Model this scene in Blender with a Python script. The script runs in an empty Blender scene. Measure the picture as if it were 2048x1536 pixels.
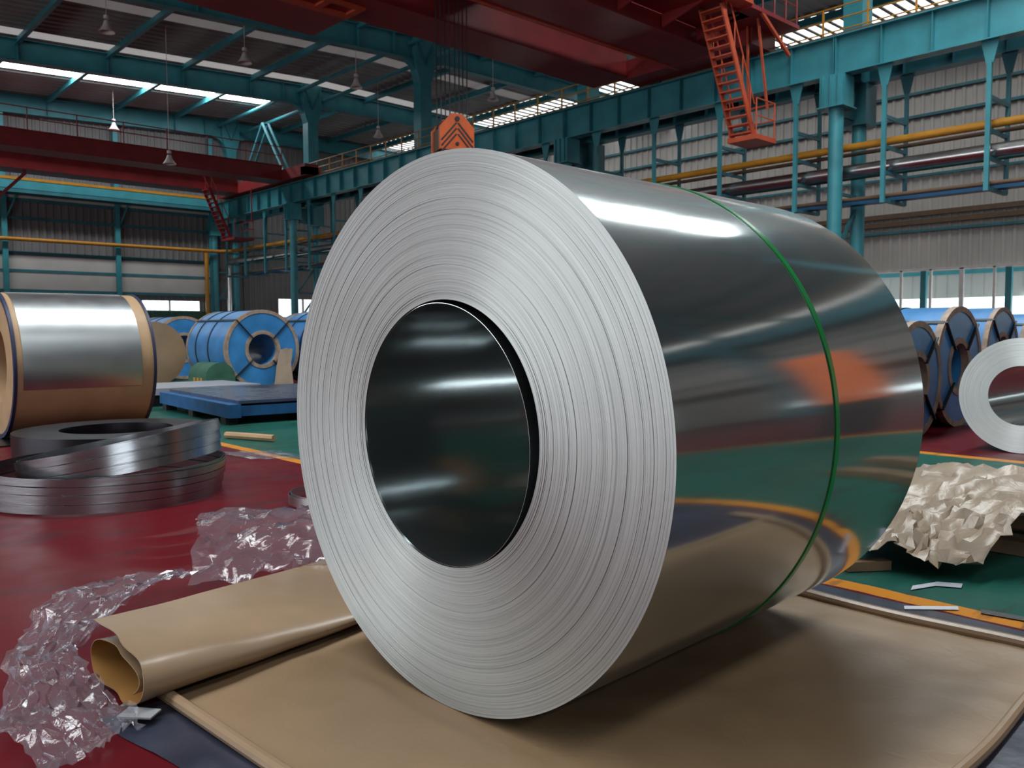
import bpy, bmesh, math, random
from mathutils import Vector, Matrix, noise, Euler
random.seed(7)
PI = math.pi
SC = bpy.context.scene
COL = SC.collection

# ------------------------------------------------------------------ camera, world, light, exposure
F_PX, PITCH, ROLL, CAM_H, HALL = 1688.29, 0.06253632, -0.00382259, 0.89472, 0.74360459
fh = Vector((math.sin(HALL), math.cos(HALL), 0)); rh = Vector((math.cos(HALL), -math.sin(HALL), 0)); zz = Vector((0, 0, 1))
fwd = fh*math.cos(PITCH) - zz*math.sin(PITCH)
up0 = rh.cross(fwd)
rgt = rh*math.cos(ROLL) + up0*math.sin(ROLL)
upv = -rh*math.sin(ROLL) + up0*math.cos(ROLL)
cam_data = bpy.data.cameras.new('camera'); cam = bpy.data.objects.new('camera', cam_data); COL.objects.link(cam)
cam_data.sensor_width = 36; cam_data.lens = F_PX*36/2048; cam_data.clip_end = 300; cam_data.clip_start = .05
cam.matrix_world = Matrix(((rgt.x, upv.x, -fwd.x, 0), (rgt.y, upv.y, -fwd.y, 0), (rgt.z, upv.z, -fwd.z, CAM_H), (0, 0, 0, 1)))
cam_data.dof.use_dof = True; cam_data.dof.focus_distance = 2.4; cam_data.dof.aperture_fstop = 9.0
SC.camera = cam

world = bpy.data.worlds.new('overcast_sky'); SC.world = world; world.use_nodes = True
bg = world.node_tree.nodes['Background']; bg.inputs[0].default_value = (.93, .97, 1, 1); bg.inputs[1].default_value = 3.0

SKY_BRIGHT, SKY_DIM, SIDE_DAY = 20.0, .34, 5.5      # radiance of the bright panes, the dim panes and the glowing gate sheets
SC.view_settings.view_transform = 'Standard'; SC.view_settings.look = 'None'; SC.view_settings.gamma = 1
SC.view_settings.use_curve_mapping = False
SC.view_settings.exposure = -0.2
try:
    SC.cycles.use_denoising = True
    SC.cycles.max_bounces = 7; SC.cycles.diffuse_bounces = 4; SC.cycles.glossy_bounces = 4; SC.cycles.transparent_max_bounces = 12
    SC.cycles.sample_clamp_indirect = 6; SC.cycles.caustics_reflective = False; SC.cycles.caustics_refractive = False
except Exception: pass

# ------------------------------------------------------------------ materials
MATS = {}
def mat(name, col, rough=.5, metal=0., var=.12, scale=3., bump=0., bscale=40., spec=.5, coat=0., emit=None, trans=0.):
    m = bpy.data.materials.new(name); m.use_nodes = True; nt = m.node_tree; b = nt.nodes['Principled BSDF']
    b.inputs['Roughness'].default_value = rough; b.inputs['Metallic'].default_value = metal
    b.inputs['Specular IOR Level'].default_value = spec; b.inputs['Coat Weight'].default_value = coat
    b.inputs['Base Color'].default_value = (*col, 1)
    tc = nt.nodes.new('ShaderNodeTexCoord')
    if var:
        n = nt.nodes.new('ShaderNodeTexNoise'); n.inputs['Scale'].default_value = scale; n.inputs['Detail'].default_value = 6
        nt.links.new(tc.outputs['Object'], n.inputs['Vector'])
        r = nt.nodes.new('ShaderNodeValToRGB'); r.color_ramp.elements[0].position = .3; r.color_ramp.elements[1].position = .7
        r.color_ramp.elements[0].color = (*[c*(1-var) for c in col], 1); r.color_ramp.elements[1].color = (*[min(1, c*(1+var)) for c in col], 1)
        nt.links.new(n.outputs['Fac'], r.inputs['Fac']); nt.links.new(r.outputs['Color'], b.inputs['Base Color'])
    if bump:
        n2 = nt.nodes.new('ShaderNodeTexNoise'); n2.inputs['Scale'].default_value = bscale; n2.inputs['Detail'].default_value = 4
        nt.links.new(tc.outputs['Object'], n2.inputs['Vector'])
        bp = nt.nodes.new('ShaderNodeBump'); bp.inputs['Strength'].default_value = bump; bp.inputs['Distance'].default_value = .01
        nt.links.new(n2.outputs['Fac'], bp.inputs['Height']); nt.links.new(bp.outputs['Normal'], b.inputs['Normal'])
    if emit:
        b.inputs['Emission Color'].default_value = (*emit[:3], 1); b.inputs['Emission Strength'].default_value = emit[3]
    MATS[name] = m
    return m
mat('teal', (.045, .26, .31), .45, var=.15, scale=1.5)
mat('teal_dark', (.03, .16, .20), .5, var=.2, scale=1.5)  # teal copy with shade put into the colour, for rear members
mat('red', (.25, .026, .03), .42, var=.2, scale=1.2)
mat('red_orange', (.52, .085, .035), .45, var=.15)
mat('orange', (.60, .095, .012), .45, var=.15, scale=4)
mat('black', (.012, .012, .014), .6, var=.2)
mat('yellow', (.62, .30, .03), .45, var=.15)
mat('ochre', (.50, .22, .02), .4, var=.15)
mat('brown_pipe', (.13, .08, .05), .6)
mat('silver_pipe', (.62, .60, .60), .28, metal=1., var=.1, scale=2)
mat('green_pipe', (.03, .13, .12), .5)
mat('blue_tray', (.02, .13, .28), .5)
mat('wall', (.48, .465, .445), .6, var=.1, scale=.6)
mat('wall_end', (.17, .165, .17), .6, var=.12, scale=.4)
mat('roof', (.26, .275, .27), .5, var=.15, scale=.5)
mat('white_frame', (.55, .53, .52), .5)
mat('sky_bright', (.8, .8, .8), .6, emit=(.96, 1, 1, SKY_BRIGHT), var=0)
mat('sky_main', (.8, .8, .8), .6, emit=(.96, 1, 1, SKY_BRIGHT), var=0)
mat('sky_faint', (.4, .4, .4), .6, emit=(1, .95, .93, .10), var=0)
mat('sky_fill', (.8, .8, .8), .6, emit=(.96, 1, 1, SKY_BRIGHT*.3), var=0)  # glow of unseen roof strips added as fill light
mat('sky_dim', (.5, .5, .5), .6, emit=(1, .95, .93, SKY_DIM), var=0)
mat('sky_eave', (.6, .6, .6), .6, emit=(1, .98, .95, 3.0), var=0)
mat('gate_glow', (.8, .8, .8), .6, emit=(.92, .98, 1, SIDE_DAY), var=0)
mat('blue_wrap', (.04, .20, .46), .3, var=.2, scale=4, bump=.15, bscale=12)
mat('blue_skid', (.015, .095, .25), .5, var=.25, scale=6)
mat('navy', (.02, .025, .07), .5)
mat('rust_edge', (.30, .22, .17), .55, var=.3, scale=12)
mat('tan_card', (.42, .27, .15), .5, var=.12, scale=5)
mat('strap_steel', (.03, .035, .04), .45, metal=.5)
mat('saddle_green', (.035, .11, .075), .55, var=.25, scale=5)
mat('strap_green', (.005, .21, .045), .22, var=.06, spec=.6)
mat('lamp_white', (.75, .66, .64), .4)
mat('wood', (.16, .10, .055), .7, var=.3, scale=9)
mat('grey_plate', (.30, .31, .36), .4, var=.1)
mat('film_floor', (.03, .034, .055), .28, var=.3, scale=5, bump=.3, bscale=9)
mat('cable', (.03, .025, .03), .6)
mat('mirrored_orange', (.80, .16, .03), .5)
mat('stone', (.25, .25, .26), .6)

def steel(name, col, rough, bump, scale, stretch, var=.08, haze=0.):
    m = bpy.data.materials.new(name); m.use_nodes = True; nt = m.node_tree; b = nt.nodes['Principled BSDF']
    b.inputs['Metallic'].default_value = 1; b.inputs['Roughness'].default_value = rough; b.inputs['Base Color'].default_value = (*col, 1)
    tc = nt.nodes.new('ShaderNodeTexCoord'); mp = nt.nodes.new('ShaderNodeMapping'); mp.inputs['Scale'].default_value = stretch
    n = nt.nodes.new('ShaderNodeTexNoise'); n.inputs['Scale'].default_value = scale; n.inputs['Detail'].default_value = 3
    nt.links.new(tc.outputs['Object'], mp.inputs['Vector']); nt.links.new(mp.outputs['Vector'], n.inputs['Vector'])
    bp = nt.nodes.new('ShaderNodeBump'); bp.inputs['Strength'].default_value = bump; bp.inputs['Distance'].default_value = .02
    nt.links.new(n.outputs['Fac'], bp.inputs['Height']); nt.links.new(bp.outputs['Normal'], b.inputs['Normal'])
    r = nt.nodes.new('ShaderNodeMapRange'); r.inputs['To Min'].default_value = rough*(1-var*2); r.inputs['To Max'].default_value = rough*(1+var*2)
    nt.links.new(n.outputs['Fac'], r.inputs['Value']); nt.links.new(r.outputs['Result'], b.inputs['Roughness'])
    if haze:    # zinc bloom: part of the light is scattered widely
        h = nt.nodes.new('ShaderNodeBsdfPrincipled'); h.inputs['Metallic'].default_value = 1; h.inputs['Roughness'].default_value = .5; h.inputs['Base Color'].default_value = (*col, 1)
        mx = nt.nodes.new('ShaderNodeMixShader'); mx.inputs[0].default_value = haze; nt.links.new(b.outputs[0], mx.inputs[1]); nt.links.new(h.outputs[0], mx.inputs[2])
        nt.links.new(mx.outputs[0], nt.nodes['Material Output'].inputs[0])
    MATS[name] = m; return m
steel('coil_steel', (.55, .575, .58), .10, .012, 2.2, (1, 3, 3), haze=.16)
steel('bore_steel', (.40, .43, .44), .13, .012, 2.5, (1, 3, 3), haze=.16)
steel('matte_steel', (.55, .58, .60), .34, .03, 6., (1, 1, 1))
steel('strip_steel', (.34, .36, .39), .26, .05, 4., (1, 1, 6))
steel('dark_steel', (.05, .05, .06), .35, .05, 5., (1, 1, 1))
steel('sheet_steel', (.35, .38, .45), .28, .03, 3., (1, 1, 1))

def edge_material(name, base):
    """coil end: wound sheet edges, tone changes from wrap to wrap (radial noise around the local X axis)"""
    m = bpy.data.materials.new(name); m.use_nodes = True; nt = m.node_tree; b = nt.nodes['Principled BSDF']
    tc = nt.nodes.new('ShaderNodeTexCoord'); sx = nt.nodes.new('ShaderNodeSeparateXYZ'); nt.links.new(tc.outputs['Object'], sx.inputs[0])
    def math_(op, a, c=None):
        n = nt.nodes.new('ShaderNodeMath'); n.operation = op
        for i, v in enumerate((a, c)):
            if v is None: continue
            if isinstance(v, (int, float)): n.inputs[i].default_value = v
            else: nt.links.new(v, n.inputs[i])
        return n.outputs[0]
    rad = math_('SQRT', math_('ADD', math_('MULTIPLY', sx.outputs[1], sx.outputs[1]), math_('MULTIPLY', sx.outputs[2], sx.outputs[2])))
    ang = nt.nodes.new('ShaderNodeMath'); ang.operation = 'ARCTAN2'; nt.links.new(sx.outputs[1], ang.inputs[0]); nt.links.new(sx.outputs[2], ang.inputs[1])
    cb = nt.nodes.new('ShaderNodeCombineXYZ'); nt.links.new(math_('MULTIPLY', rad, 420), cb.inputs[0]); nt.links.new(math_('MULTIPLY', math_('COSINE', ang.outputs[0]), .6), cb.inputs[1]); nt.links.new(math_('MULTIPLY', math_('SINE', ang.outputs[0]), .6), cb.inputs[2])
    n = nt.nodes.new('ShaderNodeTexNoise'); n.inputs['Scale'].default_value = 1; n.inputs['Detail'].default_value = 5; n.inputs['Roughness'].default_value = .75
    nt.links.new(cb.outputs[0], n.inputs['Vector'])
    r = nt.nodes.new('ShaderNodeValToRGB'); r.color_ramp.elements[0].position = .25; r.color_ramp.elements[1].position = .60
    r.color_ramp.elements[0].color = (*[c*.62 for c in base], 1); r.color_ramp.elements[1].color = (*base, 1)
    nt.links.new(n.outputs['Fac'], r.inputs['Fac']); nt.links.new(r.outputs['Color'], b.inputs['Base Color'])
    b.inputs['Metallic'].default_value = .8; b.inputs['Roughness'].default_value = .46; b.inputs['Anisotropic'].default_value = .75; b.inputs['Anisotropic Rotation'].default_value = .25
    tg = nt.nodes.new('ShaderNodeTangent'); tg.direction_type = 'RADIAL'; tg.axis = 'X'; nt.links.new(tg.outputs[0], b.inputs['Tangent'])
    bp = nt.nodes.new('ShaderNodeBump'); bp.inputs['Strength'].default_value = .25; bp.inputs['Distance'].default_value = .002
    nt.links.new(n.outputs['Fac'], bp.inputs['Height']); nt.links.new(bp.outputs['Normal'], b.inputs['Normal'])
    MATS[name] = m
edge_material('coil_edge', (.52, .54, .54))

def paper_material(name, col, rough, wr):
    m = bpy.data.materials.new(name); m.use_nodes = True; nt = m.node_tree; b = nt.nodes['Principled BSDF']
    tc = nt.nodes.new('ShaderNodeTexCoord')
    n = nt.nodes.new('ShaderNodeTexNoise'); n.inputs['Scale'].default_value = 2.2; n.inputs['Detail'].default_value = 8
    nt.links.new(tc.outputs['Object'], n.inputs['Vector'])
    r = nt.nodes.new('ShaderNodeValToRGB'); r.color_ramp.elements[0].position = .3; r.color_ramp.elements[1].position = .7
    r.color_ramp.elements[0].color = (*[c*.85 for c in col], 1); r.color_ramp.elements[1].color = (*[c*1.1 for c in col], 1)
    nt.links.new(n.outputs['Fac'], r.inputs['Fac']); nt.links.new(r.outputs['Color'], b.inputs['Base Color'])
    b.inputs['Roughness'].default_value = rough; b.inputs['Specular IOR Level'].default_value = .5
    n2 = nt.nodes.new('ShaderNodeTexNoise'); n2.inputs['Scale'].default_value = 14; n2.inputs['Detail'].default_value = 5; n2.inputs['Distortion'].default_value = 1.2
    nt.links.new(tc.outputs['Object'], n2.inputs['Vector'])
    bp = nt.nodes.new('ShaderNodeBump'); bp.inputs['Strength'].default_value = wr; bp.inputs['Distance'].default_value = .01
    nt.links.new(n2.outputs['Fac'], bp.inputs['Height']); nt.links.new(bp.outputs['Normal'], b.inputs['Normal'])
    MATS[name] = m
paper_material('paper', (.265, .172, .098), .46, .14)
paper_material('paper_gloss', (.28, .19, .12), .27, .10)
paper_material('paper_crumpled', (.30, .235, .175), .36, .5)
paper_material('paper_inside', (.30, .14, .035), .55, .1)

def film_material():
    m = bpy.data.materials.new('clear_film'); m.use_nodes = True; nt = m.node_tree
    for n in list(nt.nodes): nt.nodes.remove(n)
    out = nt.nodes.new('ShaderNodeOutputMaterial'); tr = nt.nodes.new('ShaderNodeBsdfTransparent'); tr.inputs[0].default_value = (.93, .93, .97, 1)
    gl = nt.nodes.new('ShaderNodeBsdfGlossy'); gl.inputs['Roughness'].default_value = .10; gl.inputs[0].default_value = (1, 1, 1, 1)
    df = nt.nodes.new('ShaderNodeBsdfDiffuse'); df.inputs[0].default_value = (.60, .58, .66, 1)
    lw = nt.nodes.new('ShaderNodeLayerWeight'); lw.inputs['Blend'].default_value = .5
    tc = nt.nodes.new('ShaderNodeTexCoord'); nz = nt.nodes.new('ShaderNodeTexNoise'); nz.inputs['Scale'].default_value = 26; nz.inputs['Detail'].default_value = 4; nz.inputs['Distortion'].default_value = 1.5
    nt.links.new(tc.outputs['Object'], nz.inputs['Vector'])
    bp = nt.nodes.new('ShaderNodeBump'); bp.inputs['Strength'].default_value = .35; bp.inputs['Distance'].default_value = .006
    nt.links.new(nz.outputs['Fac'], bp.inputs['Height'])
    for x in (gl, lw): nt.links.new(bp.outputs['Normal'], x.inputs['Normal'])
    m1 = nt.nodes.new('ShaderNodeMixShader'); m1.inputs[0].default_value = .10; nt.links.new(tr.outputs[0], m1.inputs[1]); nt.links.new(df.outputs[0], m1.inputs[2])
    m2 = nt.nodes.new('ShaderNodeMixShader'); mr = nt.nodes.new('ShaderNodeMapRange'); mr.inputs['To Min'].default_value = .035; mr.inputs['To Max'].default_value = .75
    pw = nt.nodes.new('ShaderNodeMath'); pw.operation = 'POWER'; pw.inputs[1].default_value = 3.2; nt.links.new(lw.outputs['Facing'], pw.inputs[0]); nt.links.new(pw.outputs[0], mr.inputs['Value']); nt.links.new(mr.outputs['Result'], m2.inputs[0])
    nt.links.new(m1.outputs[0], m2.inputs[1]); nt.links.new(gl.outputs[0], m2.inputs[2]); nt.links.new(m2.outputs[0], out.inputs[0])
    MATS['clear_film'] = m
film_material()
def glass_material():
    m = bpy.data.materials.new('window_glass'); m.use_nodes = True; nt = m.node_tree
    for n in list(nt.nodes): nt.nodes.remove(n)
    out = nt.nodes.new('ShaderNodeOutputMaterial'); tr = nt.nodes.new('ShaderNodeBsdfTransparent'); tr.inputs[0].default_value = (.9, .95, .95, 1)
    gl = nt.nodes.new('ShaderNodeBsdfGlossy'); gl.inputs['Roughness'].default_value = .05
    mx = nt.nodes.new('ShaderNodeMixShader'); mx.inputs[0].default_value = .07
    nt.links.new(tr.outputs[0], mx.inputs[1]); nt.links.new(gl.outputs[0], mx.inputs[2]); nt.links.new(mx.outputs[0], out.inputs[0]); MATS['window_glass'] = m
glass_material()

def floor_material():
    """painted concrete: red bays, a green gangway between two orange lines, scuffs"""
    m = bpy.data.materials.new('floor_paint'); m.use_nodes = True; nt = m.node_tree; b = nt.nodes['Principled BSDF']; L = nt.links.new
    tc = nt.nodes.new('ShaderNodeTexCoord'); sx = nt.nodes.new('ShaderNodeSeparateXYZ'); L(tc.outputs['Object'], sx.inputs[0])
    wn = nt.nodes.new('ShaderNodeTexNoise'); wn.inputs['Scale'].default_value = 5; wn.inputs['Detail'].default_value = 6; L(tc.outputs['Object'], wn.inputs['Vector'])
    def mth(op, a, c):
        n = nt.nodes.new('ShaderNodeMath'); n.operation = op
        for i, v in enumerate((a, c)):
            if isinstance(v, (int, float)): n.inputs[i].default_value = v
            else: L(v, n.inputs[i])
        return n.outputs[0]
    xx = mth('ADD', sx.outputs[0], mth('MULTIPLY', mth('SUBTRACT', wn.outputs['Fac'], .5), .03))
    def band(a, c): return mth('MULTIPLY', mth('GREATER_THAN', xx, a), mth('LESS_THAN', xx, c))
    def mix(f, a, c):
        n = nt.nodes.new('ShaderNodeMix'); n.data_type = 'RGBA'; L(f, n.inputs[0])
        for i, v in ((6, a), (7, c)):
            if isinstance(v, tuple): n.inputs[i].default_value = (*v, 1)
            else: L(v, n.inputs[i])
        return n.outputs[2]
    big = nt.nodes.new('ShaderNodeTexNoise'); big.inputs['Scale'].default_value = .9; big.inputs['Detail'].default_value = 8; L(tc.outputs['Object'], big.inputs['Vector'])
    red = mix(big.outputs['Fac'], (.060, .004, .007), (.125, .008, .013))
    grn = mix(big.outputs['Fac'], (.008, .06, .047), (.02, .105, .08))
    c = mix(band(2.86, 6.3), red, grn)
    c = mix(band(2.795, 2.885), c, (.52, .20, .02)); c = mix(band(6.28, 6.40), c, (.52, .20, .02))
    # scuffs: stretched dark noise
    mp = nt.nodes.new('ShaderNodeMapping'); mp.inputs['Scale'].default_value = (1.2, 5, 1); mp.inputs['Rotation'].default_value = (0, 0, .9); L(tc.outputs['Object'], mp.inputs[0])
    sn = nt.nodes.new('ShaderNodeTexNoise'); sn.inputs['Scale'].default_value = 1.6; sn.inputs['Detail'].default_value = 7; sn.inputs['Roughness'].default_value = .65; L(mp.outputs[0], sn.inputs['Vector'])
    rp = nt.nodes.new('ShaderNodeValToRGB'); rp.color_ramp.elements[0].position = .54; rp.color_ramp.elements[0].color = (0, 0, 0, 1); rp.color_ramp.elements[1].position = .66; rp.color_ramp.elements[1].color = (.75, .75, .75, 1)
    L(sn.outputs['Fac'], rp.inputs[0])
    c = mix(rp.outputs[0], c, (.035, .018, .02))
    L(c, b.inputs['Base Color'])
    rr = nt.nodes.new('ShaderNodeMapRange'); rr.inputs['To Min'].default_value = .22; rr.inputs['To Max'].default_value = .5; L(wn.outputs['Fac'], rr.inputs['Value']); L(rr.outputs[0], b.inputs['Roughness'])
    b.inputs['Specular IOR Level'].default_value = .06
    MATS['floor_paint'] = m
floor_material()

# ------------------------------------------------------------------ mesh helpers
class MB:
    def __init__(s): s.v = []; s.f = []; s.mi = []
    def add(s, vs, fs, mi=0):
        o = len(s.v); s.v += [tuple(v) for v in vs]; s.f += [tuple(i+o for i in f) for f in fs]; s.mi += [mi]*len(fs); return s
    def box(s, x0, x1, y0, y1, z0, z1, mi=0):
        return s.add([(x, y, z) for z in (z0, z1) for y in (y0, y1) for x in (x0, x1)],
                     [(0, 2, 3, 1), (4, 5, 7, 6), (0, 1, 5, 4), (2, 6, 7, 3), (0, 4, 6, 2), (1, 3, 7, 5)], mi)
    def bar(s, a, b, w, h, mi=0, up=(0, 0, 1)):
        a = Vector(a); b = Vector(b); d = (b-a).normalized(); u = Vector(up)
        if abs(d.dot(u)) > .98: u = Vector((1, 0, 0))
        r = d.cross(u).normalized(); u = r.cross(d)
        vs = [p + r*sx*w/2 + u*sy*h/2 for p in (a, b) for sy in (-1, 1) for sx in (-1, 1)]
        return s.add(vs, [(0, 1, 3, 2), (4, 6, 7, 5), (0, 4, 5, 1), (2, 3, 7, 6), (0, 2, 6, 4), (1, 5, 7, 3)], mi)
    def cyl(s, a, b, r, n=12, r2=None, cap=True, mi=0):
        a = Vector(a); b = Vector(b); d = (b-a).normalized(); u = Vector((0, 0, 1)) if abs(d.z) < .9 else Vector((1, 0, 0))
        p = d.cross(u).normalized(); q = p.cross(d); r2 = r if r2 is None else r2
        vs = [c + (p*math.cos(2*PI*i/n) + q*math.sin(2*PI*i/n))*rr for c, rr in ((a, r), (b, r2)) for i in range(n)]
        fs = [(i, (i+1) % n, n+(i+1) % n, n+i) for i in range(n)]
        if cap: fs += [tuple(range(n-1, -1, -1)), tuple(range(n, 2*n))]
        return s.add(vs, fs, mi)
    def tube(s, pts, r, n=8, mi=0):
        pts = [Vector(p) for p in pts]; rings = []
        prev = None
        for i, p in enumerate(pts):
            d = (pts[min(i+1, len(pts)-1)] - pts[max(i-1, 0)]).normalized()
            if prev is None:
                u = Vector((0, 0, 1)) if abs(d.z) < .9 else Vector((1, 0, 0)); a = d.cross(u).normalized()
            else: a = (prev - d*prev.dot(d)).normalized()
            prev = a; b = d.cross(a)
            rings.append([p + (a*math.cos(2*PI*k/n) + b*math.sin(2*PI*k/n))*r for k in range(n)])
        vs = [v for R in rings for v in R]
        fs = [(i*n+k, i*n+(k+1) % n, (i+1)*n+(k+1) % n, (i+1)*n+k) for i in range(len(pts)-1) for k in range(n)]
        fs += [tuple(range(n-1, -1, -1)), tuple(range((len(pts)-1)*n, len(pts)*n))]
        return s.add(vs, fs, mi)
    def prism(s, poly, axis, t0, t1, mi=0):
        """polygon given in the two other axes, extruded along axis"""
        def pt(p, t): return (t, p[0], p[1]) if axis == 'x' else (p[0], t, p[1]) if axis == 'y' else (p[0], p[1], t)
        n = len(poly); vs = [pt(p, t) for t in (t0, t1) for p in poly]
        return s.add(vs, [tuple(range(n-1, -1, -1)), tuple(range(n, 2*n))] + [(i, (i+1) % n, n+(i+1) % n, n+i) for i in range(n)], mi)
    def lathe_x(s, prof, n=96, closed=True, mi=0):
        """profile of (x, r) turned round the X axis"""
        m = len(prof); vs = [(x, r*math.sin(2*PI*k/n), r*math.cos(2*PI*k/n)) for k in range(n) for x, r in prof]
        rng = range(m) if closed else range(m-1)
        return s.add(vs, [(k*m+i, k*m+(i+1) % m, ((k+1) % n)*m+(i+1) % m, ((k+1) % n)*m+i) for k in range(n) for i in rng], mi)
    def grid(s, P, mi=0):
        """P[j][i] rows of points"""
        h, w = len(P), len(P[0])
        return s.add([p for row in P for p in row], [(j*w+i, j*w+i+1, (j+1)*w+i+1, (j+1)*w+i) for j in range(h-1) for i in range(w-1)], mi)
    def build(s, name, mats, parent=None, smooth=.6, loc=None):
        me = bpy.data.meshes.new(name); me.from_pydata(s.v, [], s.f)
        for m in ([mats] if isinstance(mats, str) else mats): me.materials.append(MATS[m])
        if not isinstance(mats, str): me.polygons.foreach_set('material_index', s.mi)
        bm = bmesh.new(); bm.from_mesh(me); bmesh.ops.recalc_face_normals(bm, faces=bm.faces); bm.to_mesh(me); bm.free()
        if smooth:
            me.polygons.foreach_set('use_smooth', [True]*len(me.polygons)); me.set_sharp_from_angle(angle=smooth)
        o = bpy.data.objects.new(name, me); COL.objects.link(o)
        if parent: o.parent = parent
        if loc: o.location = loc
        return o
def solid(o, t, offset=0.):
    md = o.modifiers.new('thickness', 'SOLIDIFY'); md.thickness = t; md.offset = offset
    es = o.modifiers.new('crisp_edges', 'EDGE_SPLIT'); es.split_angle = .9; return o
def tag(o, label, cat, group=None, kind=None):
    o['label'] = label; o['category'] = cat
    if group: o['group'] = group
    if kind: o['kind'] = kind
    return o
def struct(o, label=None, cat=None):
    o['kind'] = 'structure'
    if label: o['label'] = label; o['category'] = cat
    return o
def empty(name, loc, label, cat, group=None, rz=0.):
    o = bpy.data.objects.new(name, None); COL.objects.link(o); o.location = loc; o.rotation_euler.z = rz; o.empty_display_size = .2
    return tag(o, label, cat, group)
def clone(o, loc=None, rz=None, label=None, parent=None):
    c = o.copy(); COL.objects.link(c)
    if parent is not None: c.parent = parent
    if loc is not None: c.location = loc
    if rz is not None: c.rotation_euler.z = rz
    if label: c['label'] = label
    for ch in list(o.children): clone(ch, parent=c)
    return c

# ------------------------------------------------------------------ the hall
BAY = 11.1; COLY = [12.3 + BAY*k for k in range(-3, 5)]     # rows of columns along Y
XB = 24.5; XU = 25.75; XR = 46.; YE = 57.; XL = -24.; YN = -30.
def roof_z(x): return 15.55 - max(0, (XU - x))*.045 - max(0, x - XU)*.012   # underside of the roof sheet
floor = struct(MB().add([(XL, YN, 0), (XR, YN, 0), (XR, YE, 0), (XL, YE, 0)], [(0, 1, 2, 3)]).build('floor', 'floor_paint', smooth=0), 'red painted hall floor with a green gangway between orange lines', 'floor')

def corrugated(fixed, a0, a1, z0, z1, axis, pitch, depth, holes=()):
    """ribbed sheet standing on axis 'x' (runs along x at y=fixed) or 'y'; holes = (a0,a1,z0,z1) left open"""
    m = MB(); n = int((a1-a0)/pitch); zs = sorted({z0, z1, *[h[2] for h in holes], *[h[3] for h in holes]})
    sgn = -1
    for i in range(n):
        s = a0 + i*pitch
        prof = [(s, 0), (s+pitch*.55, 0), (s+pitch*.65, sgn*depth), (s+pitch*.9, sgn*depth), (s+pitch, 0)]
        for zi in range(len(zs)-1):
            zc = (zs[zi]+zs[zi+1])/2
            if any(h[0] <= s+pitch/2 <= h[1] and h[2] < zc < h[3] for h in holes): continue
            for (p, d), (q, e) in zip(prof, prof[1:]):
                pts = [(p, d, zs[zi]), (q, e, zs[zi]), (q, e, zs[zi+1]), (p, d, zs[zi+1])]
                m.add([(t, fixed+dd, z) if axis == 'x' else (fixed+dd, t, z) for t, dd, z in pts], [(0, 1, 2, 3)])
    return m
# end wall
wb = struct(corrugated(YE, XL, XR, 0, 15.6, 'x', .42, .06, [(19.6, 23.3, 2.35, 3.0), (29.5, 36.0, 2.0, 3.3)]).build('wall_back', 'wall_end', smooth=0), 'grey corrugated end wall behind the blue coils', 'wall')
# side wall beyond the second aisle
HW = [(-20, 26, 1.38, 4.02), (29, 50, 1.38, 4.02)]
wr = struct(corrugated(XR, YN, YE, 0, 15.2, 'y', .5, .07, HW).build('wall_right', 'wall', smooth=0), 'pale grey corrugated side wall with a strip of windows', 'wall')
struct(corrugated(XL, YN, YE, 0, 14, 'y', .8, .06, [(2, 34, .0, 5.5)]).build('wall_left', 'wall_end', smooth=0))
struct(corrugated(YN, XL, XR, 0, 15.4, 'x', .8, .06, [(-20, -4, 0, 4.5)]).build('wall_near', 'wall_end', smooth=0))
# glowing sheets: daylight in the left gate; the near one is an added fill
gates = [((XL-.3, 2, 0), (XL-.3, 34, 5.5))]
k = 1
for (x, y0, z0), (_, y1, z1) in gates:
    struct(MB().add([(x, y0, z0), (x, y1, z0), (x, y1, z1), (x, y0, z1)], [(0, 1, 2, 3)]).build('door_%d' % k, 'gate_glow', smooth=0)); k += 1

struct(MB().add([(-20, YN-.3, 0), (-4, YN-.3, 0), (-4, YN-.3, 4.5), (-20, YN-.3, 4.5)], [(0, 1, 2, 3)]).build('door_%d' % k, 'gate_glow', smooth=0)); k += 1  # unseen gate added as fill light from the near side
# roof sheet: ribs run along X; strips beside each rafter and a broad strip over the second aisle are translucent, plus unseen strips added for light
strips = []
def snap(t): return YN + round((t-YN)/.6)*.6
strips += [(50.4, 51.6, 'sky_bright'), (44.4, 45.6, 'sky_dim'), (38.4, 39.6, 'sky_faint'), (33.0, 34.2, 'sky_faint'), (4.8, 7.2, 'sky_main'), (-8.4, -6.0, 'sky_fill'), (-20.4, -18.0, 'sky_fill')]  # last two strips are unseen and added as fill light
strips = [(snap(a), snap(b), m_) for a, b, m_ in strips]
ONE = ('sky_main', 'sky_bright')          # these end at the column row
EAVE = (37.5, 43.5)
def in_strip(y, x): return any(a < y < b and not (x > 8 and m_ == 'sky_fill') and not (x > XU and m_ in ONE) for a, b, m_ in strips)
def ceiling():
    m = MB(); pitch = .6; y = YN
    while y < YE:
        if 1:
            prof = [(y, 0), (y+pitch*.6, 0), (y+pitch*.7, -.07), (y+pitch*.9, -.07), (y+pitch, 0)]
            for xa, xb in ((XL, 8.), (8., XU), (XU, EAVE[0]), (EAVE[1], XR)):
                if in_strip(y+pitch/2, (xa+xb)/2): continue
                for (p, d), (q, e) in zip(prof, prof[1:]):
                    m.add([(xa, p, roof_z(xa)+d), (xb, p, roof_z(xb)+d), (xb, q, roof_z(xb)+e), (xa, q, roof_z(xa)+e)], [(0, 1, 2, 3)])
        y += pitch
    return m.build('ceiling', 'roof', smooth=0)
ce = struct(ceiling(), 'ribbed grey roof sheeting under the skylight strips', 'roof')
k = 1
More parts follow.
